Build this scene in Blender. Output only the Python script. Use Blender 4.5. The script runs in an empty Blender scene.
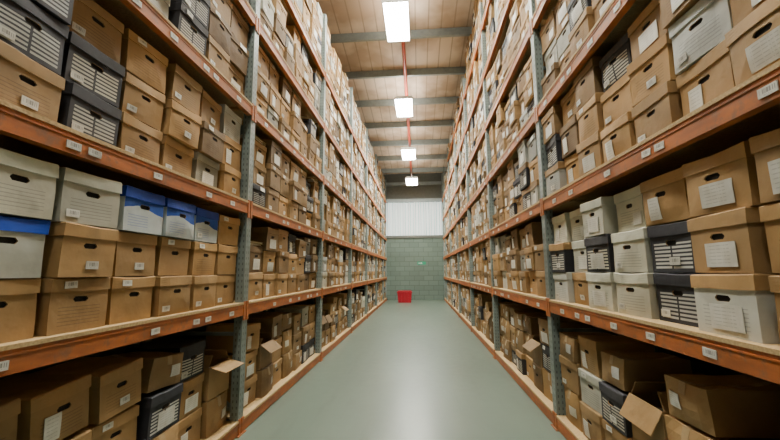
import bpy, math, random, bmesh
from mathutils import Matrix, Vector, noise as mn
random.seed(11)
S=bpy.context.scene
COL=S.collection

# ------------------------------------------------------------ camera
F=380.0; VPX,VPY=419-390,-(271-220); ROLL=math.radians(1.0)
CAMH=1.35
d=Vector((VPX,VPY,-F)).normalized()
u=Vector((-math.sin(ROLL),math.cos(ROLL),0)); u=(u-d*u.dot(d)).normalized()
r=d.cross(u).normalized()
W2C=Matrix((( r.x,d.x,u.x),(r.y,d.y,u.y),(r.z,d.z,u.z)))
cd=bpy.data.cameras.new("camera"); cam=bpy.data.objects.new("camera",cd); COL.objects.link(cam)
cd.sensor_width=36; cd.lens=36*F/780.0; cd.clip_start=0.02
cam.matrix_world=Matrix.Translation((0,0,CAMH))@W2C.transposed().to_4x4()
S.camera=cam
def proj(p):
    c=W2C@(Vector(p)-Vector((0,0,CAMH)))
    if c.z>-0.05: return None
    return (390+F*c.x/-c.z, 220-F*c.y/-c.z)

# ------------------------------------------------------------ node helpers
class NT:
    def __init__(s,name):
        s.m=bpy.data.materials.new(name); s.m.use_nodes=True
        s.t=s.m.node_tree; s.n=s.t.nodes; s.b=s.n["Principled BSDF"]
    def new(s,t,**k):
        n=s.n.new(t)
        for a,b in k.items(): setattr(n,a,b)
        return n
    def lk(s,a,b): s.t.links.new(a,b)
    def math(s,op,a,b=None,c=None):
        n=s.new("ShaderNodeMath",operation=op)
        for i,v in enumerate((a,b,c)):
            if v is None: continue
            if isinstance(v,(int,float)): n.inputs[i].default_value=v
            else: s.lk(v,n.inputs[i])
        return n.outputs[0]
    def mul(s,*a):
        o=a[0]
        for x in a[1:]: o=s.math('MULTIPLY',o,x)
        return o
    def band(s,v,lo,hi): return s.mul(s.math('GREATER_THAN',v,lo),s.math('LESS_THAN',v,hi))
    def mix(s,f,a,b,mode='MIX'):
        n=s.new("ShaderNodeMix",data_type='RGBA',blend_type=mode)
        for i,v in ((0,f),(6,a),(7,b)):
            if isinstance(v,(int,float)): n.inputs[i].default_value=v
            elif isinstance(v,(tuple,list)): n.inputs[i].default_value=(v[0],v[1],v[2],1)
            else: s.lk(v,n.inputs[i])
        return n.outputs[2]
    def uv(s):
        n=s.new("ShaderNodeUVMap",uv_map="UVMap"); x=s.new("ShaderNodeSeparateXYZ"); s.lk(n.outputs[0],x.inputs[0])
        return x.outputs[0],x.outputs[1]
    def noise(s,scale,detail=3,vec=None,stretch=None):
        if vec is None: vec=s.new("ShaderNodeNewGeometry").outputs["Position"]
        if stretch:
            m=s.new("ShaderNodeMapping"); m.inputs["Scale"].default_value=stretch; s.lk(vec,m.inputs[0]); vec=m.outputs[0]
        n=s.new("ShaderNodeTexNoise"); n.inputs["Scale"].default_value=scale; n.inputs["Detail"].default_value=detail
        s.lk(vec,n.inputs["Vector"]); return n.outputs["Fac"]
    def ramp(s,f,a,b):
        n=s.new("ShaderNodeMapRange"); s.lk(f,n.inputs[0]); n.inputs[1].default_value=a; n.inputs[2].default_value=b; return n.outputs[0]
    def col(s,c):
        if isinstance(c,(tuple,list)): s.b.inputs["Base Color"].default_value=(c[0],c[1],c[2],1)
        else: s.lk(c,s.b.inputs["Base Color"])
    def rough(s,v):
        if isinstance(v,(int,float)): s.b.inputs["Roughness"].default_value=v
        else: s.lk(v,s.b.inputs["Roughness"])
    def bump(s,h,st=0.3,dist=0.01):
        n=s.new("ShaderNodeBump"); n.inputs["Strength"].default_value=st; n.inputs["Distance"].default_value=dist
        s.lk(h,n.inputs["Height"]); s.lk(n.outputs[0],s.b.inputs["Normal"])

def tinted(t,base):
    a=t.new("ShaderNodeAttribute",attribute_name="tint"); o=t.new("ShaderNodeObjectInfo")
    c=t.mix(1.0,base,a.outputs["Color"],'MULTIPLY')
    return t.mix(1.0,c,o.outputs["Color"],'MULTIPLY')

def box_mat(name,base,pattern=None,ink=(0.05,0.05,0.05),rough=0.72):
    t=NT(name); n=t.noise(3.2,3); n2=t.noise(45,3); n3=t.noise(8,3)
    c=t.mix(t.ramp(n,0.3,0.7),tuple(min(1,x*1.08) for x in base),tuple(x*0.72 for x in base))
    c=t.mix(t.mul(n2,0.22),c,tuple(x*0.5 for x in base))
    c=t.mix(t.mul(t.ramp(n3,0.60,0.74),0.35),c,tuple(x*0.42 for x in base))
    U,V=t.uv()
    if pattern=='form':
        fr=t.math('FRACT',t.mul(V,15.0))
        l=t.mul(t.math('LESS_THAN',fr,0.24),t.band(V,0.08,0.50),t.band(U,0.14,0.86))
        c=t.mix(t.mul(l,0.42),c,ink)
    if pattern=='stripe':
        fr=t.math('FRACT',t.mul(V,12.0))
        l=t.mul(t.math('LESS_THAN',fr,0.54),t.band(V,0.07,0.62),t.band(U,0.08,0.93))
        gap=t.math('SUBTRACT',1.0,t.band(U,0.47,0.51))
        c=t.mix(t.mul(l,gap,0.92),c,ink)
    if pattern=='swoosh':
        edge=t.math('ADD',0.46,t.math('ADD',t.mul(t.math('SINE',t.math('MULTIPLY',U,4.5)),0.09),t.mul(n3,0.12)))
        inn=t.mul(t.band(U,-0.01,1.01),t.band(V,-0.01,1.01))
        on=t.mul(t.math('GREATER_THAN',V,edge),inn)
        c=t.mix(on,c,ink)
        l=t.mul(t.math('LESS_THAN',t.math('FRACT',t.mul(V,16.0)),0.35),t.band(V,0.08,0.40),t.band(U,0.1,0.6))
        c=t.mix(t.mul(l,0.40),c,ink)
    t.col(tinted(t,c)); t.rough(rough); t.bump(t.math('ADD',n3,t.mul(n,1.5)),0.40,0.013)
    return t.m

M={}
BR=(0.445,0.268,0.105)
M['brown']=box_mat("cardboard_brown",BR)
M['brownform']=box_mat("cardboard_printed",BR,'form',(0.11,0.06,0.03))
M['white']=box_mat("cardboard_white",(0.64,0.64,0.56),'form',(0.10,0.10,0.12))
M['whiteplain']=box_mat("cardboard_white_plain",(0.60,0.61,0.53))
M['black']=box_mat("cardboard_black_form",(0.030,0.030,0.038),'stripe',(0.60,0.59,0.52))
M['blackplain']=box_mat("cardboard_black",(0.030,0.030,0.038))
M['blue']=box_mat("cardboard_blue",(0.003,0.060,0.50))
M['bluedeep']=box_mat("cardboard_blue_deep",(0.003,0.045,0.38))
M['swoosh']=box_mat("cardboard_blue_swoosh",(0.62,0.68,0.68),'swoosh',(0.008,0.075,0.42))
M['kraft']=box_mat("cardboard_inside",(0.36,0.22,0.10))

def simple(name,c,rough=0.6,metal=0,n=None,amt=0.78):
    t=NT(name); k=t.noise(n or 12,4)
    t.col(t.mix(t.ramp(k,0.3,0.8),c,tuple(x*amt for x in c))); t.rough(rough); t.b.inputs["Metallic"].default_value=metal
    return t.m
M['hole']=simple("dark_opening",(0.010,0.007,0.005),0.95)
M['tape']=simple("parcel_tape",(0.42,0.29,0.15),0.3)
M['paper']=simple("paper_files",(0.66,0.64,0.55),0.8,n=40)
M['manila']=simple("manila_card",(0.55,0.42,0.22),0.8,n=30)
M['folder']=simple("black_folder",(0.03,0.03,0.035),0.5)
t=NT("orange_beam_paint"); k=t.noise(6,4,stretch=(1,0.6,3)); k2=t.noise(30,4)
c=t.mix(t.ramp(k,0.35,0.7),(0.50,0.140,0.022),(0.27,0.080,0.018)); c=t.mix(t.mul(t.ramp(k2,0.52,0.70),0.6),c,(0.17,0.10,0.055))
t.col(c); t.rough(0.55); M['orange']=t.m
M['red']=simple("red_plastic",(0.42,0.004,0.02),0.4)
M['redpipe']=simple("red_pipe_paint",(0.50,0.06,0.02),0.4)
M['steel']=simple("purlin_grey_steel",(0.30,0.35,0.35),0.5,0.2)
M['darksteel']=simple("dark_cladding",(0.13,0.14,0.12),0.6)
M['lampbody']=simple("lamp_white_enamel",(0.8,0.8,0.75),0.4)

def label_mat(name,code=True):
    t=NT(name); U,V=t.uv(); c=(0.76,0.75,0.68)
    cell=t.math('FLOOR',t.mul(U,44.0 if code else 34.0)); wn=t.new("ShaderNodeTexWhiteNoise",noise_dimensions='1D'); t.lk(cell,wn.inputs["W"])
    if code:
        on=t.mul(t.math('LESS_THAN',wn.outputs[0],0.5),t.band(U,0.10,0.90),t.band(V,0.34,0.82),0.6)
        on2=t.mul(t.math('GREATER_THAN',wn.outputs[0],0.4),t.band(U,0.30,0.70),t.band(V,0.14,0.22),0.4)
        f=t.math('MAXIMUM',on,on2)
    else:
        row=t.math('FRACT',t.mul(V,7.0))
        f=t.mul(t.math('LESS_THAN',row,0.25),t.math('GREATER_THAN',wn.outputs[0],0.25),t.band(U,0.1,0.85),t.band(V,0.15,0.9),0.3)
    c=t.mix(t.ramp(t.noise(14,3),0.35,0.75),c,(0.58,0.55,0.46))
    t.col(tinted(t,t.mix(f,c,(0.04,0.04,0.04)))); t.rough(0.5); return t.m
M['label']=label_mat("barcode_sticker"); M['sheet']=label_mat("paper_label",False)

t=NT("galvanised_upright"); U,V=t.uv()
fv=t.math('FRACT',V)
s1=t.mul(t.band(U,0.22,0.34),t.band(fv,0.25,0.7)); s2=t.mul(t.band(U,0.66,0.78),t.band(fv,0.25,0.7))
f=t.mul(t.math('MAXIMUM',s1,s2),0.7)
c=t.mix(t.ramp(t.noise(6,4),0.3,0.7),(0.25,0.30,0.28),(0.16,0.20,0.185))
t.col(t.mix(f,c,(0.04,0.045,0.04))); t.rough(0.45); t.b.inputs["Metallic"].default_value=0.2; M['upright']=t.m
t=NT("chipboard"); k=t.noise(90,3); k2=t.noise(4,3)
c=t.mix(t.ramp(k,0.3,0.7),(0.68,0.48,0.24),(0.46,0.31,0.14)); t.col(t.mix(t.mul(k2,0.3),c,(0.3,0.2,0.1))); t.rough(0.75); M['deck']=t.m
# floor
t=NT("sealed_concrete"); k=t.noise(0.8,5,stretch=(1.8,0.5,1)); k2=t.noise(9,5); k3=t.noise(0.5,2); k4=t.noise(3.5,5,stretch=(2.5,0.30,1))
c=t.mix(t.ramp(k,0.30,0.70),(0.172,0.225,0.180),(0.128,0.172,0.138))
c=t.mix(t.mul(k2,0.22),c,(0.20,0.245,0.195))
c=t.mix(t.mul(t.ramp(k3,0.40,0.70),0.25),c,(0.095,0.125,0.100))
c=t.mix(t.mul(t.ramp(k4,0.58,0.80),0.25),c,(0.075,0.095,0.08))
t.col(c); t.rough(t.math('ADD',t.mul(k2,0.10),0.26)); t.bump(k2,0.06,0.006); t.b.inputs["Specular IOR Level"].default_value=0.5; M['floor']=t.m
# block wall
t=NT("painted_blockwork"); g=t.new("ShaderNodeNewGeometry"); mp=t.new("ShaderNodeMapping"); mp.inputs["Rotation"].default_value=(math.radians(-90),0,0)
t.lk(g.outputs["Position"],mp.inputs[0]); br=t.new("ShaderNodeTexBrick"); t.lk(mp.outputs[0],br.inputs["Vector"])
br.inputs["Scale"].default_value=1; br.inputs["Brick Width"].default_value=0.45; br.inputs["Row Height"].default_value=0.225; br.inputs["Mortar Size"].default_value=0.012
br.inputs["Color1"].default_value=(0.135,0.185,0.150,1); br.inputs["Color2"].default_value=(0.108,0.150,0.122,1); br.inputs["Mortar"].default_value=(0.080,0.11,0.09,1)
t.col(br.outputs[0]); t.rough(0.8); M['block']=t.m
M['sidewall']=simple("side_cladding",(0.14,0.14,0.12),0.8,n=2)
t=NT("roof_liner"); g=t.new("ShaderNodeNewGeometry"); x=t.new("ShaderNodeSeparateXYZ"); t.lk(g.outputs["Position"],x.inputs[0])
rib=t.math('FRACT',t.mul(x.outputs[0],3.3)); k=t.noise(1.0,3)
c=t.mix(t.ramp(k,0.42,0.60),(0.70,0.57,0.44),(0.44,0.32,0.22)); c=t.mix(t.mul(t.math('LESS_THAN',rib,0.10),0.55),c,(0.24,0.17,0.11))
t.col(c); t.rough(0.6); M['ceiling']=t.m
t=NT("translucent_sheet"); k=t.noise(2,3,stretch=(3,1,0.4)); U,V=t.uv(); c=t.mix(k,(0.60,0.70,0.69),(0.80,0.86,0.84)); c=t.mix(U,c,(0.10,0.13,0.12)); t.col(c); t.rough(0.4)  # dark mix paints rib shading that the sheet's own glow would wash out
t.lk(c,t.b.inputs["Emission Color"]); t.b.inputs["Emission Strength"].default_value=1.0; M['translucent']=t.m
t=NT("lamp_glow"); t.col((1,1,1)); t.b.inputs["Emission Color"].default_value=(1,0.98,0.93,1); t.b.inputs["Emission Strength"].default_value=90; M['glow']=t.m
t=NT("lamp_diffuser"); t.col((1,1,1)); t.b.inputs["Emission Color"].default_value=(1,0.98,0.93,1); t.b.inputs["Emission Strength"].default_value=45; M['diffuser']=t.m
M['green']=simple("green_sign",(0.01,0.30,0.16),0.4)
M['whitepaint']=simple("white_print",(0.7,0.7,0.65),0.5)

# ------------------------------------------------------------ mesh builder
class MB:
    def __init__(s): s.v=[];s.f=[];s.m=[];s.uv=[];s.t=[];s.mats=[]
    def mi(s,k):
        if k not in s.mats: s.mats.append(k)
        return s.mats.index(k)
    def poly(s,pts,mat,uv=None,T=None,tint=(1,1,1)):
        b=len(s.v)
        for p in pts:
            s.v.append(tuple(T@Vector(p)) if T is not None else tuple(p))
        s.f.append(tuple(range(b,b+len(pts)))); s.m.append(s.mi(mat))
        s.uv.append(uv if uv else [(5.03,5.03)]*len(pts)); s.t.append(tint)
    def box(s,lo,hi,mat,T=None,tint=(1,1,1),skip="",uvf=None):
        x0,y0,z0=lo;x1,y1,z1=hi
        F6={'f':[(x0,y0,z0),(x1,y0,z0),(x1,y0,z1),(x0,y0,z1)],'b':[(x1,y1,z0),(x0,y1,z0),(x0,y1,z1),(x1,y1,z1)],
            'l':[(x0,y1,z0),(x0,y0,z0),(x0,y0,z1),(x0,y1,z1)],'r':[(x1,y0,z0),(x1,y1,z0),(x1,y1,z1),(x1,y0,z1)],
            't':[(x0,y0,z1),(x1,y0,z1),(x1,y1,z1),(x0,y1,z1)],'d':[(x0,y1,z0),(x1,y1,z0),(x1,y0,z0),(x0,y0,z0)]}
        for k,p in F6.items():
            if k in skip: continue
            uv=[(0,0),(1,0),(1,1),(0,1)] if uvf==k else None
            s.poly(p,mat,uv,T,tint)
    def mesh(s,name,weld=False):
        me=bpy.data.meshes.new(name); me.from_pydata(s.v,[],s.f)
        for k in s.mats: me.materials.append(M[k])
        me.polygons.foreach_set("material_index",s.m)
        ul=me.uv_layers.new(name="UVMap"); ul.data.foreach_set("uv",[c for q in s.uv for p in q for c in p])
        ca=me.color_attributes.new("tint",'FLOAT_COLOR','CORNER')
        fl=[]
        for q,tn in zip(s.f,s.t): fl+= [tn[0],tn[1],tn[2],1.0]*len(q)
        ca.data.foreach_set("color",fl)
        me.update(); return me
def link(o): COL.objects.link(o); return o
def obj(name,me,parent=None,T=None,label=None,cat=None,kind=None,group=None,color=None):
    o=bpy.data.objects.new(name,me); link(o)
    if parent: o.parent=parent
    if T is not None: o.matrix_local=T
    if label: o["label"]=label
    if cat: o["category"]=cat
    if kind: o["kind"]=kind
    if group: o["group"]=group
    if color: o.color=color
    return o

# ------------------------------------------------------------ archive box prototypes
BW,BD,BH=0.328,0.385,0.242
LID=0.060
def warp_pt(p,seed,amp,h=BH,w=BW,dd=BD):
    """worn cardboard: bulged sides, sagging lid, soft dents"""
    x,y,z=p; rs=random.Random(seed); bulge=rs.uniform(-0.3,1.0)*amp; sag=rs.uniform(0.4,1.6)*amp; lean=rs.uniform(-1,1)*amp*0.9
    n=mn.noise_vector(Vector((x*5+seed*3.1,y*5,z*5)))
    kz=max(0,min(1,z/h)); a=1-(2*x/w)**2; b=math.sin(math.pi*kz)
    x+=lean*kz+n.x*amp*0.5*kz; y-=bulge*max(a,0)*b*(1 if y<0 else -1); y+=n.y*amp*0.5
    z-=kz*kz*(sag*max(a,0)*max(0.15,1-(2*y/dd)**2)+abs(n.z)*amp*0.8)
    return (x,y,z)
def warp_mesh(me,seed,amp,cuts=3):
    bm=bmesh.new(); bm.from_mesh(me)
    bmesh.ops.subdivide_edges(bm,edges=[e for e in bm.edges if e.calc_length()>0.05],cuts=cuts,use_grid_fill=True)
    for v in bm.verts: v.co=warp_pt(v.co,seed,amp)
    bm.to_mesh(me); bm.free(); me.update(); return me
def body_geo(mb,mat,T=None,tint=(1,1,1),w=BW,dd=BD,h=BH,hole=True):
    x=w/2-0.006; y=dd/2-0.006; z=h-0.008
    mb.box((-x,-y,0),(x,y,z),mat,T,tint,skip="f")
    cx,cz,rw,rh=0,h*0.60,0.040,0.0125
    c=[(-x,0),(x,0),(x,z),(-x,z)]
    k=rh*0.8
    o=[(cx-rw,cz-rh+k),(cx-rw+k,cz-rh),(cx+rw-k,cz-rh),(cx+rw,cz-rh+k),(cx+rw,cz+rh-k),(cx+rw-k,cz+rh),(cx-rw+k,cz+rh),(cx-rw,cz+rh-k)]
    def P(q,dy=0): return (q[0],-y+dy,q[1])
    def UVq(q): return ((q[0]+x)/(2*x),q[1]/z)
    faces=[[c[0],o[1],o[0]],[c[0],c[1],o[2],o[1]],[c[1],o[3],o[2]],[c[1],c[2],o[4],o[3]],[c[2],o[5],o[4]],[c[2],c[3],o[6],o[5]],[c[3],o[7],o[6]],[c[3],c[0],o[0],o[7]]]
    for fc in faces: mb.poly([P(q) for q in fc],mat,[UVq(q) for q in fc],T,tint)
    for i in range(8):
        a,b=o[i],o[(i+1)%8]; mb.poly([P(a),P(b),P(b,.006),P(a,.006)],'kraft',None,T,tint)
    mb.poly([P(q,.006) for q in o],'hole',None,T)
def lid_geo(mb,mat,T=None,tint=(1,1,1),w=BW,dd=BD,h=BH):
    x=w/2;y=dd/2;z0=h-LID;z1=h;k=0.005
    mb.box((-x,-y,z0),(x,y,z1-k),mat,T,tint,skip="td")
    A=[(-x,-y,z1-k),(x,-y,z1-k),(x,y,z1-k),(-x,y,z1-k)]; B=[(-x+k,-y+k,z1),(x-k,-y+k,z1),(x-k,y-k,z1),(-x+k,y-k,z1)]
    for i in range(4): mb.poly([A[i],A[(i+1)%4],B[(i+1)%4],B[i]],mat,None,T,tint)
    mb.poly(B,mat,None,T,tint)
    C=[(-x+.006,-y+.006,z0),(x-.006,-y+.006,z0),(x-.006,y-.006,z0),(-x+.006,y-.006,z0)]
    D=[(-x,-y,z0),(x,-y,z0),(x,y,z0),(-x,y,z0)]
    for i in range(4): mb.poly([D[(i+1)%4],D[i],C[i],C[(i+1)%4]],mat,None,T,tint)
LAB={'small':(-0.10,0.042,0.068,0.034,'label',0),'lidside':(-0.07,BH-0.030,0.068,0.032,'label',1),'wide':(0.01,0.072,0.165,0.098,'sheet',0),
     'corner':(0.09,0.06,0.095,0.07,'sheet',0),'mid':(0.02,0.055,0.075,0.038,'label',0),'tall':(-0.06,0.078,0.085,0.115,'sheet',0),'lidpaper':(0.05,BH-0.032,0.11,0.042,'sheet',1)}
def label_geo(mb,kind,T=None,tint=(1,1,1),jit=False):
    cx,cz,w,h,mat,on=LAB[kind]; y=-BD/2-0.0025 if on else -BD/2+0.0035
    if jit: cx+=random.uniform(-.04,.04); w*=random.uniform(.8,1.35); h*=random.uniform(.85,1.25)
    mb.box((cx-w/2,y-0.0005,cz-h/2),(cx+w/2,y+0.0015,cz+h/2),mat,T,tint,uvf='f')
KIND={
 'brown':('brown','brown',"brown cardboard archive box"),
 'form':('brownform','brown',"line-printed brown archive box"),
 'white':('white','whiteplain',"off-white archive box"),
 'black':('black','blackplain',"black archive box with white lines"),
 'bluelid':('whiteplain','blue',"white archive box with blue lid"),
 'swoosh':('swoosh','bluedeep',"blue and white archive box"),
 'browndark':('black','brown',"black archive box with brown lid"),
 'whitebrown':('white','brown',"white archive box with brown lid"),
}
LDESC={None:"",'small':", barcode sticker",'lidside':", barcode on lid",'wide':", large paper label",'corner':", white corner label",'mid':", central barcode",'tall':", upright paper label",'lidpaper':", paper label on lid"}
NV=6
PB={};PL={};PK={}
for v in range(NV):
    amp=0.014
    for k,(b,l,_) in KIND.items():
        mb=MB(); body_geo(mb,b); PB[k,v]=warp_mesh(mb.mesh("box_body_"+k),v+1,amp)
        mb=MB(); lid_geo(mb,l); PL[k,v]=warp_mesh(mb.mesh("box_lid_"+k),v+1,amp)
    for k in LAB:
        mb=MB(); label_geo(mb,k)
        me=mb.mesh("box_label_"+k); me.transform(Matrix.Translation((0,-0.0016,0)))
        PK[k,v]=warp_mesh(me,v+1,amp)

# ------------------------------------------------------------ layout
XL,XR=-1.52,1.15
DEPTH=0.92
YEND=18.0
YS={'L':0.65,'R':0.93}
def BAYL(side): return [YS[side]+2.65*i for i in range(7)]+[YEND]
LEV={'L':[0.12,1.09,1.985,2.90,3.80,4.70],'R':[0.12,1.09,2.00,2.90,3.80,4.70,5.58]}
NBAY=7
PITCH=0.347
def side_T(side,y,off,z,rot=0.0,sc=None):
    if side=='L': T=Matrix.Translation((XL-off,y,z))@Matrix.Rotation(math.radians(90+rot),4,'Z')
    else: T=Matrix.Translation((XR+off,y,z))@Matrix.Rotation(math.radians(-90+rot),4,'Z')
    if sc: T=T@Matrix.Diagonal((sc[0],sc[1],sc[2],1))
    return T
SPEC={
 ('L',1,0,1):[('brown','small'),('bluelid',None),('white',None)],
 ('L',1,0,2):[('form','lidside'),('brown','mid'),('white','small')],
 ('L',1,0,3):[('brown','lidside'),('brown','mid'),('swoosh',None)],
 ('L',1,0,4):[('brown','small'),('brown','lidside'),('swoosh',None)],
 ('L',1,0,5):[('brown','small'),('form','lidside'),('swoosh','small')],
 ('L',1,0,6):[('brown','small'),('brown',None),('brown','lidside')],
 ('L',2,0,1):[('form','mid'),('black','small'),('black','small')],
 ('L',2,0,2):[('black','small'),('black','small'),('form','small')],
 ('L',2,0,3):[('form','small'),('brown','small'),('form','lidside')],
 ('L',2,0,4):[('form','small'),('form','mid'),('form','small')],
 ('R',1,0,0):[('brown','wide'),('form','wide'),('brown','tall')],
 ('R',1,0,1):[('whitebrown','wide'),('brown','wide'),('brown','wide')],
 ('R',1,0,2):[('black','small'),('black','mid'),('brown','tall')],
 ('R',1,0,3):[('white','small'),('white','small'),('white','corner')],
 ('R',1,0,4):[('white','wide'),('black','wide'),('white','wide')],
 ('R',1,0,5):[('brown','mid'),('white','wide'),('white','corner')],
 ('R',1,0,6):[('white','small'),('browndark','mid'),('white','tall')],
 ('R',2,0,0):[('brown','wide'),('brown','wide'),('form','mid')],
 ('R',2,0,1):[('brown','tall'),('white','small'),('form','wide')],
 ('R',2,0,2):[('brown','small'),('form','mid'),('brown','wide')],
 ('R',2,0,3):[('brown','tall'),('brown','small'),('black','small')],
}
def rkind(side,lev,bay):
    q=random.random()
    tb=[(.44,'brown'),(.73,'form'),(.83,'white'),(.91,'black'),(.96,'whitebrown'),(1.1,'browndark')]
    for a,k in tb:
        if q<a: return k
def rtint(lo=0.38,hi=1.08):
    g=random.uniform(lo,hi); w=random.uniform(-0.05,0.08)
    return (g*(1+w*0.5),g*(1-w*0.10),g*(1-w*1.6),1)
LCH=[None,'small','small','lidside','mid','wide','corner','tall','wide','lidpaper','wide']
boxes=[]; cartons=[]; tops=[]
for side in 'LR':
    for li,lz in enumerate(LEV[side]):
        for b in range(NBAY):
            if li==6 and b>4: continue
            y0b,y1b=BAYL(side)[b],BAYL(side)[b+1]
            y1=y1b-0.060; nc=min(7,int((y1b-y0b-0.11)/PITCH))
            for cidx in range(7-nc,7):
                yc=y1-(6-cidx)*PITCH-PITCH/2-random.uniform(0,0.003)
                n=3
                if li==5 and side=='L': n=4
                if li==6: n=[4,4,4,3,2][b]
                if li==0 and b<3:
                    cartons.append((side,b,cidx,yc,lz))
                else:
                    sp=SPEC.get((side,li,b,cidx))
                    if sp is None and random.random()<0.08 and li not in (5,6): n-=1
                    z=lz+0.001
                    base_off=0.040+BD/2+random.uniform(-0.01,0.035)
                    hs=random.choice([0.93,1.0,1.03,1.05,1.07]) if sp is None else 1.0
                    for k in range(n):
                        if sp: kd,lb=sp[k]
                        else: kd=rkind(side,li,b); lb=random.choice(LCH)
                        rot=random.gauss(0,1.8); rot=max(-2.8,min(2.8,rot))
                        sc=(random.uniform(0.94,0.985),1.0,hs)
                        T=side_T(side,yc,base_off+random.uniform(-0.022,0.022),z,rot,sc)
                        boxes.append((T,kd,lb,rtint() if sp is None else rtint(.80,1.1)))
                        z+=BH*hs+0.001
                    if li in(1,2,3) and b in (0,1,2) and z<lz+0.745: tops.append((side,b,yc,base_off,z,sp is None))
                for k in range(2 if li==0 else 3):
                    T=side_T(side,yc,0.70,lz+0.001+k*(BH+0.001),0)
                    boxes.append((T,'brown','rear',(0.42,0.40,0.38,1)))  # rear row tinted dark: deep shadow of the shelf gaps painted into the colour
def area(T):
    pts=[]
    for x,z in ((-BW/2,0),(BW/2,0),(BW/2,BH),(-BW/2,BH)):
        p=proj(T@Vector((x,-BD/2,z)))
        if p is None: return 0
        pts.append(p)
    xs=[p[0] for p in pts]; ys=[p[1] for p in pts]
    if max(xs)<2 or min(xs)>778 or max(ys)<2 or min(ys)>438: return 0
    fx=(min(max(xs),780)-max(min(xs),0))/(max(xs)-min(xs)+1e-6); fy=(min(max(ys),440)-max(min(ys),0))/(max(ys)-min(ys)+1e-6)
    a=abs(sum(pts[i][0]*pts[(i+1)%4][1]-pts[(i+1)%4][0]*pts[i][1] for i in range(4)))/2
    return a*fx*fy
front=[(area(bx[0]) if bx[2]!='rear' else 0,i) for i,bx in enumerate(boxes)]
front.sort(reverse=True)
chosen=set(i for a,i in front[:300] if a>0)
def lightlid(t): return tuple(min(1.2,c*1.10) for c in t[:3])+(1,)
def archive(T,kd,lb,tint,where):
    v=random.randrange(NV)
    if kd in('swoosh','bluelid'): tint=(1,1,1,1)
    e=obj("archive_box",None,None,T,KIND[kd][2]+LDESC[lb]+where,'archive box',None,"archive boxes on the racking")
    e.empty_display_size=0.1
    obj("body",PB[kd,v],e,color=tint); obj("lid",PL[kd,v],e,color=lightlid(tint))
    if lb: g=random.uniform(.8,1.1); obj("label_sticker",PK[lb,v],e,color=(g,g,g,1))
stuff=MB()
for i,(T,kd,lb,tint) in enumerate(boxes):
    if i in chosen: archive(T,kd,lb,tint,", on racking")
    else:
        tn=tint[:3]
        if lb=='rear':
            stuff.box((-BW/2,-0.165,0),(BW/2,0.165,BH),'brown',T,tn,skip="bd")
        else:
            sh=Matrix.Identity(4); sh[0][2]=random.uniform(-.035,.035); sh[1][2]=random.uniform(-.035,.035); T=T@sh
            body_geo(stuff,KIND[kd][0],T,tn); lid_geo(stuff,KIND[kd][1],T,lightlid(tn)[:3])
            if lb: g=random.uniform(.8,1.2); label_geo(stuff,lb,T,(g,g,g),True)
            if random.random()<0.45:
                l2=random.choice([q for q in ('wide','tall','lidpaper') if q!=lb]); label_geo(stuff,l2,T@Matrix.Translation((0,-0.001,0)),(1,1,1),True)
obj("archive_boxes",stuff.mesh("archive_boxes"),None,None,"rows of brown cardboard archive boxes filling the pallet racking",'archive boxes','stuff')

mb=MB(); mb.box((-.155,-.12,0),(.155,.12,.0015),'manila'); mb.box((-.155,-.122,.0175),(.155,.12,.019),'manila'); mb.box((-.155,.118,0.0015),(.155,.12,.0175),'manila'); mb.box((.06,-.132,0),(.13,-.12,.0015),'manila'); fo=mb.mesh("folder_cover")
mb=MB(); mb.box((-.148,-.112,.0016),(.148,.117,.0174),'paper'); fp=mb.mesh("folder_paper")
for side,b,yc,off,z,ok in tops:
    if not ok or random.random()<0.35: continue
    zz=z
    for q in range(random.choice([1,2,2])):
        T=side_T(side,yc,off-0.05,zz,random.uniform(-5,5)); zz+=0.0195
        e=obj("document_folder",None,None,T,"manila folder of papers lying on stacked archive boxes",'folder',None,"loose folders on the box stacks")
        obj("cover",fo,e); obj("paper_sheets",fp,e)

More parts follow.
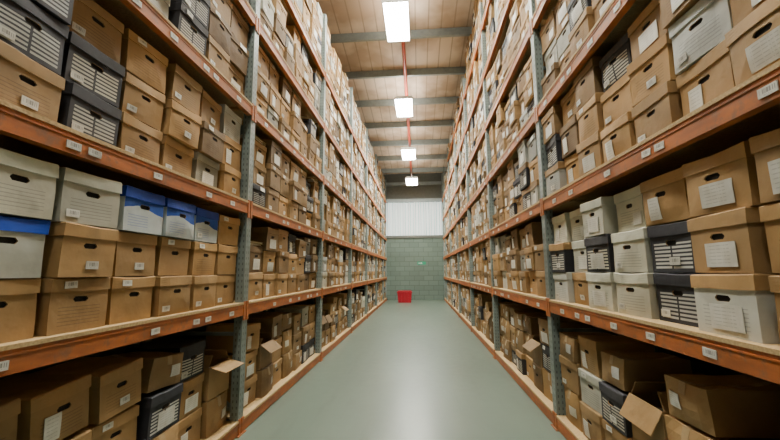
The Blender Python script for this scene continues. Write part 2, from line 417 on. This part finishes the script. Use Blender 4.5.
# ------------------------------------------------------------ cartons on bottom shelves
def carton_parts(w,dd,h,style,seed=0):
    out=[]; th=0.005; x,y=w/2,dd/2
    def W(me,cuts=4):
        bm=bmesh.new(); bm.from_mesh(me)
        bmesh.ops.subdivide_edges(bm,edges=[e for e in bm.edges if e.calc_length()>0.05],cuts=cuts,use_grid_fill=True)
        for v in bm.verts: v.co=warp_pt(v.co,seed+20,0.026,h,w,dd)
        bm.to_mesh(me); bm.free(); me.update(); return me
    mb=MB()
    if style=='open':
        for (lo,hi) in (((-x,-y,0),(x,-y+th,h)),((-x,y-th,0),(x,y,h)),((-x,-y+th,0),(-x+th,y-th,h)),((x-th,-y+th,0),(x,y-th,h)),((-x+th,-y+th,0),(x-th,y-th,th))):
            mb.box(lo,hi,'brown')
        out.append(("body",mb.mesh("carton_body")))
    else:
        mb.box((-x,-y,0),(x,y,h),'brown'); out.append(("body",W(mb.mesh("carton_body"))))
    if style=='open':
        fl=0.5*dd*0.7
        def flap(axis,sgn,ang):
            m=MB()
            if axis=='y':
                m.box((-x+.002,0,-th/2),(x-.002,fl,th/2),'brown')
                R=Matrix.Translation((0,sgn*(y-th/2),h))@Matrix.Rotation(0 if sgn>0 else math.pi,4,'Z')@Matrix.Rotation(math.radians(ang),4,'X')
            else:
                m.box((-y+.01,0,-th/2),(y-.01,fl*0.7,th/2),'brown')
                R=Matrix.Translation((sgn*(x-th),0,h))@Matrix.Rotation(-sgn*math.pi/2,4,'Z')@Matrix.Rotation(math.radians(ang),4,'X')
            me=m.mesh("carton_flap"); me.transform(R); return me
        out.append(("flap",flap('y',-1,[-60,-35,-15,150][seed%4]))); out.append(("flap",flap('y',1,random.uniform(120,160))))
        out.append(("flap",flap('x',1,random.uniform(110,150)))); out.append(("flap",flap('x',-1,random.uniform(110,150))))
        m=MB(); px=-x+0.015
        while px<x-0.05:
            tw=random.uniform(0.012,0.035); hh=h*random.uniform(0.68,0.80)
            m.box((px,-y+0.012,th),(px+tw,y-0.03,hh),random.choice(['paper','paper','folder','kraft'])); px+=tw+0.002
        out.append(("paper_files",m.mesh("files")))
    else:
        m=MB(); m.box((-0.025,-y-.0015,h*0.72),(0.025,y+.0015,h+.0015),'tape',skip="d"); out.append(("tape_strip",W(m.mesh("tape"))))
        m=MB(); s=random.choice([-1,1])*w*0.22
        m.box((s-0.05,-y-.005,h*0.3),(s+0.05,-y-.003,h*0.3+0.07),'sheet',uvf='f'); out.append(("label_sticker",W(m.mesh("lab"))))
    return out
protos={'open':[carton_parts(0.322,0.39,0.24,'open',i) for i in range(4)],'taped':[carton_parts(0.325,0.39,0.265,'taped',i) for i in range(5)],
 'low':[carton_parts(0.325,0.39,0.19,'taped',i+5) for i in range(4)]}
HT={'open':0.24,'taped':0.265,'low':0.19}
DESC={'open':"open brown cardboard carton of files, loose flaps",'taped':"worn brown cardboard carton taped shut, paper label",'low':"shallow brown cardboard carton taped shut"}
BST={('L',0,1):['box','box','box'],('L',0,2):['box','box','box'],('L',0,3):['box','box','box'],('L',0,4):['taped','blk','low'],('L',0,5):['box','box','blk'],('L',0,6):['taped','open'],
     ('L',1,0):['box','box','box'],('R',0,0):['taped','box','low'],('R',0,1):['taped','open'],('R',0,2):['box','taped','low'],('R',0,3):['taped','open'],('R',0,4):['box','blk','low'],('R',0,5):['box','white','box'],('R',0,6):['taped','box','low']}
for side,b,cidx,yc,lz in cartons:
    near=(side,b,cidx) in BST
    stack=BST.get((side,b,cidx)) or random.choice([['taped','low','low'],['taped','box','low'],['box','box','box'],['box','taped','low'],['taped','taped','low'],['box','open'],['taped','open'],['blk','box','box'],['low','box','box'],['taped','blk','box']])
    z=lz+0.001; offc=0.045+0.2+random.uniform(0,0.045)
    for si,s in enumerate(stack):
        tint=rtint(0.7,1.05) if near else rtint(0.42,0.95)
        off=offc+random.uniform(-0.018,0.018); rot=random.gauss(0,1.5); rot=max(-2.2,min(2.2,rot))
        sc=(.98,1,1)
        T=side_T(side,yc,off,z,rot,sc)
        if si==len(stack)-1 and s in('low','box') and random.random()<0.55:
            tl=random.uniform(1.5,4.2)*random.choice([-1,1])
            dz=abs(math.sin(math.radians(tl)))*0.165
            T=T@Matrix.Translation((0,0,dz+.002))@Matrix.Rotation(math.radians(tl),4,'Y')@Matrix.Diagonal((.94,1,1,1))
        if s in('box','blk','white'):
            kd={'blk':'black','white':'white'}.get(s) or random.choice(['brown','form','brown','form','brown','brown'] if near else ['brown','form','brown','form','white','browndark']); lb=random.choice(['small','mid','wide','lidside','tall'])
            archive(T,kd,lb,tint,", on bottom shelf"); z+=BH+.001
        else:
            ps=random.choice(protos[s])
            e=obj("cardboard_carton",None,None,T,DESC[s]+", on bottom shelf",'cardboard box',None,"cartons on the bottom shelves")
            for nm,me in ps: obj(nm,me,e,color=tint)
            z+=HT[s]+.002

# ------------------------------------------------------------ racks
def rack(side):
    sg=-1 if side=='L' else 1; X=XL if side=='L' else XR
    e=obj("pallet_rack",None,None,Matrix.Translation((X,0,0)),
        "tall steel pallet racking with orange beams, grey uprights",'storage rack')
    mb=MB(); HT=5.75 if side=='L' else 6.0; pw=0.045
    def post(x0,x1):
        lo=min(x0,x1);hi=max(x0,x1)
        uvq=[(0,0),(1,0),(1,HT/0.05),(0,HT/0.05)]
        mb.poly([(lo,pw,0),(lo,-pw,0),(lo,-pw,HT),(lo,pw,HT)],'upright',uvq)
        mb.poly([(hi,-pw,0),(hi,pw,0),(hi,pw,HT),(hi,-pw,HT)],'upright',uvq)
        mb.poly([(lo,-pw,0),(hi,-pw,0),(hi,-pw,HT),(lo,-pw,HT)],'upright',uvq)
        mb.poly([(hi,pw,0),(lo,pw,0),(lo,pw,HT),(hi,pw,HT)],'upright',uvq)
        mb.poly([(lo,-pw,HT),(hi,-pw,HT),(hi,pw,HT),(lo,pw,HT)],'upright')
    fx=sg*0.004; post(fx,fx+sg*0.075); rx=sg*DEPTH; post(rx,rx-sg*0.045)
    z=0.2; flip=False
    a=fx+sg*0.075; c_=rx-sg*0.045
    while z<HT-0.7:
        mb.box((min(a,c_),-0.012,z-0.015),(max(a,c_),0.012,z+0.015),'upright')
        za,zb=(z,z+0.62) if not flip else (z+0.62,z); flip=not flip
        mb.poly([(a,0.013,za-.018),(c_,0.013,zb-.018),(c_,0.013,zb+.018),(a,0.013,za+.018)],'upright')
        mb.poly([(a,-0.001,za+.018),(c_,-0.001,zb+.018),(c_,-0.001,zb-.018),(a,-0.001,za-.018)],'upright')
        z+=0.62
    fm=mb.mesh("upright_frame")
    pms=[]
    for q in (fx+sg*0.0375,rx-sg*0.0375):
        mb=MB()
        mb.box((q-0.06,-0.07,0),(q+0.06,0.07,0.008),'orange')
        mb.box((q-0.043,-0.05,0.008),(q+0.043,0.05,0.10),'orange'); pms.append(mb.mesh("foot_plate"))
    ys=BAYL(side)
    for y in ys:
        f=obj("upright_frame",fm,e,Matrix.Translation((0,y,0)))
        for pm in pms: obj("foot_plate",pm,f,None,"orange steel foot plate")
    L=2.65-2*pw
    def bay_meshes(L):
        mb=MB(); mb.box((min(0,sg*0.045),-L/2,-0.110),(max(0,sg*0.045),L/2,-0.018),'orange')
        mb.box((min(-sg*0.003,sg*0.0),-L/2,-0.040),(max(-sg*0.003,sg*0.0),L/2,-0.034),'orange')
        for s in (-1,1):
            y0,y1=sorted((s*L/2,s*(L/2+0.035)))
            mb.box((min(-sg*0.006,sg*0.003),y0,-0.15),(max(-sg*0.006,sg*0.003),y1,0.01),'orange')
        bm_=mb.mesh("beam")
        nd=MB()
        nd.box((min(-sg*0.004,sg*(DEPTH-0.001)),-L/2,-0.018),(max(-sg*0.004,sg*(DEPTH-0.001)),L/2,0.0),'deck'); return bm_,nd.mesh("shelf_deck")
    full=bay_meshes(L); short=bay_meshes(ys[7]-ys[6]-2*pw)
    lm=MB()
    yy=[-0.036,0.036]
    lp=[(-sg*0.0042,yy[0],-0.017),(-sg*0.0042,yy[1],-0.017),(-sg*0.0042,yy[1],0.017),(-sg*0.0042,yy[0],0.017)]
    if sg>0: lp=[lp[1],lp[0],lp[3],lp[2]]
    lm.poly(lp,'label',[(0,0),(1,0),(1,1),(0,1)])
    lm.poly([(p[0]+sg*0.0035,p[1],p[2]) for p in reversed(lp)],'label')
    for i in range(4):
        a_,b_=lp[i],lp[(i+1)%4]; lm.poly([b_,a_,(a_[0]+sg*.0035,a_[1],a_[2]),(b_[0]+sg*.0035,b_[1],b_[2])],'whitepaint')
    lme=lm.mesh("barcode_label")
    for li,lz in enumerate(LEV[side]):
        for b in range(NBAY):
            if li==6 and b>4: continue
            yc=(ys[b]+ys[b+1])/2; bm_,dm=short if b==6 else full
            f=obj("shelf_beam",bm_,e,Matrix.Translation((0,yc,lz)))
            obj("rear_beam",bm_,e,Matrix.Translation((sg*DEPTH,yc,lz))@Matrix.Rotation(math.pi,4,'Z'))
            obj("shelf_deck",dm,e,Matrix.Translation((0,yc,lz)))
            if b<3 and 0<li<4:
                q_=[-1.05,-0.62,-0.18,0.17,0.55,0.68,1.03] if li!=2 else [-0.95,-0.45,-0.33,0.12,0.6,1.0]
                for q in q_:
                    if random.random()<0.08: continue
                    g=random.uniform(.8,1.1)
                    obj("barcode_label",lme,f,Matrix.Translation((0,q+random.uniform(-.05,.05),-0.072))@Matrix.Rotation(random.uniform(-.04,.04),4,'X'),color=(g,g,g,1))
    return e
rack('L'); rack('R')

# ------------------------------------------------------------ room shell
XA,XB=XL-DEPTH-0.15, XR+DEPTH+0.15
Y0,Y1=-2.5,18.2
def ceilz(y): return CAMH+4.75+(18.0-y)*0.10
mb=MB(); mb.poly([(XA,Y0,0),(XB,Y0,0),(XB,Y1,0),(XA,Y1,0)],'floor'); mb.poly([(XA,Y1,-.1),(XB,Y1,-.1),(XB,Y0,-.1),(XA,Y0,-.1)],'floor')
obj("floor",mb.mesh("floor"),label="grey-green sealed concrete aisle floor",cat="floor",kind="structure")
mb=MB(); mb.poly([(XA,Y1,ceilz(Y1)),(XB,Y1,ceilz(Y1)),(XB,Y0,ceilz(Y0)),(XA,Y0,ceilz(Y0))],'ceiling')
obj("ceiling",mb.mesh("ceiling"),label="sloping beige lined roof between steel purlins",cat="ceiling",kind="structure")
for nm,x in (("wall_left",XA),("wall_right",XB)):
    mb=MB(); p=[(x,Y0,0),(x,Y1,0),(x,Y1,ceilz(Y1)),(x,Y0,ceilz(Y0))]
    mb.poly(p if x<0 else p[::-1],'sidewall')
    obj(nm,mb.mesh(nm),label="plain grey clad side wall behind the racking",cat="wall",kind="structure")
mb=MB(); mb.box((XA,Y1,0),(XB,Y1+0.15,2.94),'block'); mb.box((XA,Y1+0.08,2.94),(XB,Y1+0.15,ceilz(Y1)),'darksteel')
obj("wall_back",mb.mesh("wall_back"),label="grey-green painted block wall with dark cladding above",cat="wall",kind="structure")
mb=MB(); n=int((XB-XA)/0.25); pr=[]
for i in range(n):
    x=XA+i*0.25; pr+=[(x,0.06),(x+0.09,0.06),(x+0.14,0.01),(x+0.20,0.01)]
pr.append((XA+n*0.25,0.06))
for i in range(len(pr)-1):
    (a,b),(c_,d_)=pr[i],pr[i+1]; s_=0.6 if abs(b-d_)>0.01 else 0.0  # sloping rib sides take the painted shade, flat faces none
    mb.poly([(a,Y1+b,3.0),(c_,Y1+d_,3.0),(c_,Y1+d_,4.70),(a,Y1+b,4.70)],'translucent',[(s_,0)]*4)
obj("window_1",mb.mesh("window"),label="band of corrugated translucent cladding letting daylight in",cat="window",kind="structure")
for i,(za,zb,th) in enumerate(((2.92,3.04,0.10),(4.66,4.82,0.12),(5.50,5.65,0.12))):
    mb=MB(); mb.box((XA,Y1-th*0.6,za),(XB,Y1+0.08,zb),'steel' if i else 'darksteel'); obj("trim_%d"%(i+1),mb.mesh("rail"),label="grey steel cladding rail across the end wall",cat="rail",kind="structure")

sl=math.atan(0.10)
mb=MB(); L=XB-XA-0.02
mb.box((-L/2,-0.004,-0.20),(L/2,0.0,0),'steel'); mb.box((-L/2,0,-0.20),(L/2,0.065,-0.194),'steel'); mb.box((-L/2,0,-0.006),(L/2,0.065,0),'steel'); mb.box((-L/2,0.059,-0.194),(L/2,0.065,-0.175),'steel')
pm=mb.mesh("roof_purlin")
y=9.9-1.5*8
while y<17.9:
    obj("roof_purlin",pm,None,Matrix.Translation(((XA+XB)/2,y,ceilz(y)-0.008))@Matrix.Rotation(-sl,4,'X'),"grey steel channel purlin across the roof",'roof beam',None,"roof purlins")
    y+=1.5
def cyl_mesh(name,p0,p1,rad,mat,seg=16):
    bm=bmesh.new(); v=Vector(p1)-Vector(p0)
    bmesh.ops.create_cone(bm,cap_ends=True,segments=seg,radius1=rad,radius2=rad,depth=v.length)
    R=v.to_track_quat('Z','Y').to_matrix().to_4x4()
    bm.transform(Matrix.Translation((Vector(p0)+Vector(p1))/2)@R)
    me=bpy.data.meshes.new(name); bm.to_mesh(me); bm.free(); me.materials.append(M[mat])
    for p in me.polygons: p.use_smooth=len(p.vertices)==4
    return me
px=-0.28; PR=0.045
def pipez(y): return ceilz(y)-0.27
obj("overhead_pipe",cyl_mesh("pipe",(px,Y0+.1,pipez(Y0)),(px,Y1-.15,pipez(Y1)),PR,'redpipe'),None,None,"long red painted pipe running beneath the roof purlins",'pipe')

# fluorescent high-bay lamps (rounded-end housing)
hb=MB(); hb.box((-0.24,-0.62,0.04),(0.24,0.62,0.09),'lampbody')
hb.box((-0.26,-0.64,0.0),(-0.24,0.64,0.06),'lampbody'); hb.box((0.24,-0.64,0.0),(0.26,0.64,0.06),'lampbody'); hb.box((-0.24,-0.64,0.0),(0.24,-0.62,0.06),'lampbody'); hb.box((-0.24,0.62,0.0),(0.24,0.64,0.06),'lampbody')
hb.box((-0.07,-0.30,0.09),(0.07,0.30,0.13),'lampbody'); hm=hb.mesh("housing")
db=MB(); db.box((-0.238,-0.618,0.028),(0.238,0.618,0.039),'diffuser'); dfm=db.mesh("reflector")
tubes=[cyl_mesh("tube",(x,-0.58,0.010),(x,0.58,0.010),0.016,'glow',10) for x in (-0.17,-0.057,0.057,0.17)]
LAMPS=[(-0.36,7.2,5.05),(-0.35,10.6,4.72),(-0.30,13.3,4.15),(-0.24,15.9,3.76),(-0.40,4.8,5.40),(-0.40,2.2,5.70),(-0.40,-0.6,5.9)]
for x,y,H in LAMPS:
    z=CAMH+H
    e=obj("ceiling_lamp",None,None,Matrix.Translation((x,y,z)),"white suspended fluorescent high-bay light, switched on",'ceiling light',None,"ceiling lights over the aisle")
    obj("housing",hm,e); obj("reflector",dfm,e)
    for tm in tubes: obj("fluorescent_tube",tm,e)
    for s in (-0.5,0.5):
        obj("suspension_wire",cyl_mesh("wire",(0,s,0.09),(px-x,s,pipez(y+s)-z-PR-0.005),0.004,'steel',6),e)
    ld=bpy.data.lights.new("lamp_light",'AREA'); ld.shape='RECTANGLE'; ld.size=0.46; ld.size_y=1.2; ld.energy=84 if y>2.5 else (66 if y>2 else 36); ld.color=(1,0.985,0.78)
    obj("lamp_light",ld,e,Matrix.Translation((0,0,-0.012)))
    lu=bpy.data.lights.new("lamp_uplight",'AREA'); lu.shape='RECTANGLE'; lu.size=0.4; lu.size_y=1.1; lu.energy=32; lu.color=(1,0.95,0.84)
    obj("lamp_uplight",lu,e,Matrix.Translation((0,0,0.14))@Matrix.Rotation(math.pi,4,'X'))

e=obj("red_storage_bin",None,None,Matrix.Translation((-0.64,16.9,0)),"small red plastic storage bin beside the end wall",'storage bin')
mb=MB()
b0=[(-.27,-.18,0),(.27,-.18,0),(.27,.18,0),(-.27,.18,0)]; b1=[(-.31,-.22,.42),(.31,-.22,.42),(.31,.22,.42),(-.31,.22,.42)]
mb.poly(b0[::-1],'red')
for i in range(4): mb.poly([b0[i],b0[(i+1)%4],b1[(i+1)%4],b1[i]],'red')
for x in (-.15,0,.15): mb.box((x-.012,-.235,.02),(x+.012,-.17,.40),'red')
mb.poly(b1,'red'); obj("body",mb.mesh("bin_body"),e)
mb=MB(); mb.box((-.33,-.24,.42),(.33,.24,.46),'red'); mb.box((-.29,-.20,.46),(.29,.20,.50),'red'); mb.box((-.06,-.255,.43),(.06,-.24,.46),'red'); obj("lid",mb.mesh("bin_lid"),e)
e=obj("safety_sign",None,None,Matrix.Translation((0.13,Y1,1.72)),"small green rectangular safety sign on the block wall",'sign')
mb=MB(); mb.box((-.2,-.012,-.07),(.2,-.001,.07),'green'); obj("panel",mb.mesh("p"),e)
mb=MB(); mb.poly([(-.15,-.0135,-.015),(-.02,-.0135,-.015),(-.02,-.0135,.015),(-.15,-.0135,.015)],'whitepaint'); mb.poly([(-.02,-.0135,-.045),(.04,-.0135,0),(-.02,-.0135,.045)],'whitepaint'); obj("arrow_symbol",mb.mesh("a"),e)

w=bpy.data.worlds.new("world"); S.world=w; w.use_nodes=True
bg=w.node_tree.nodes["Background"]; bg.inputs[0].default_value=(0.86,0.92,0.80,1); bg.inputs[1].default_value=0.07
print("boxes",len(boxes),"chosen",len(chosen))
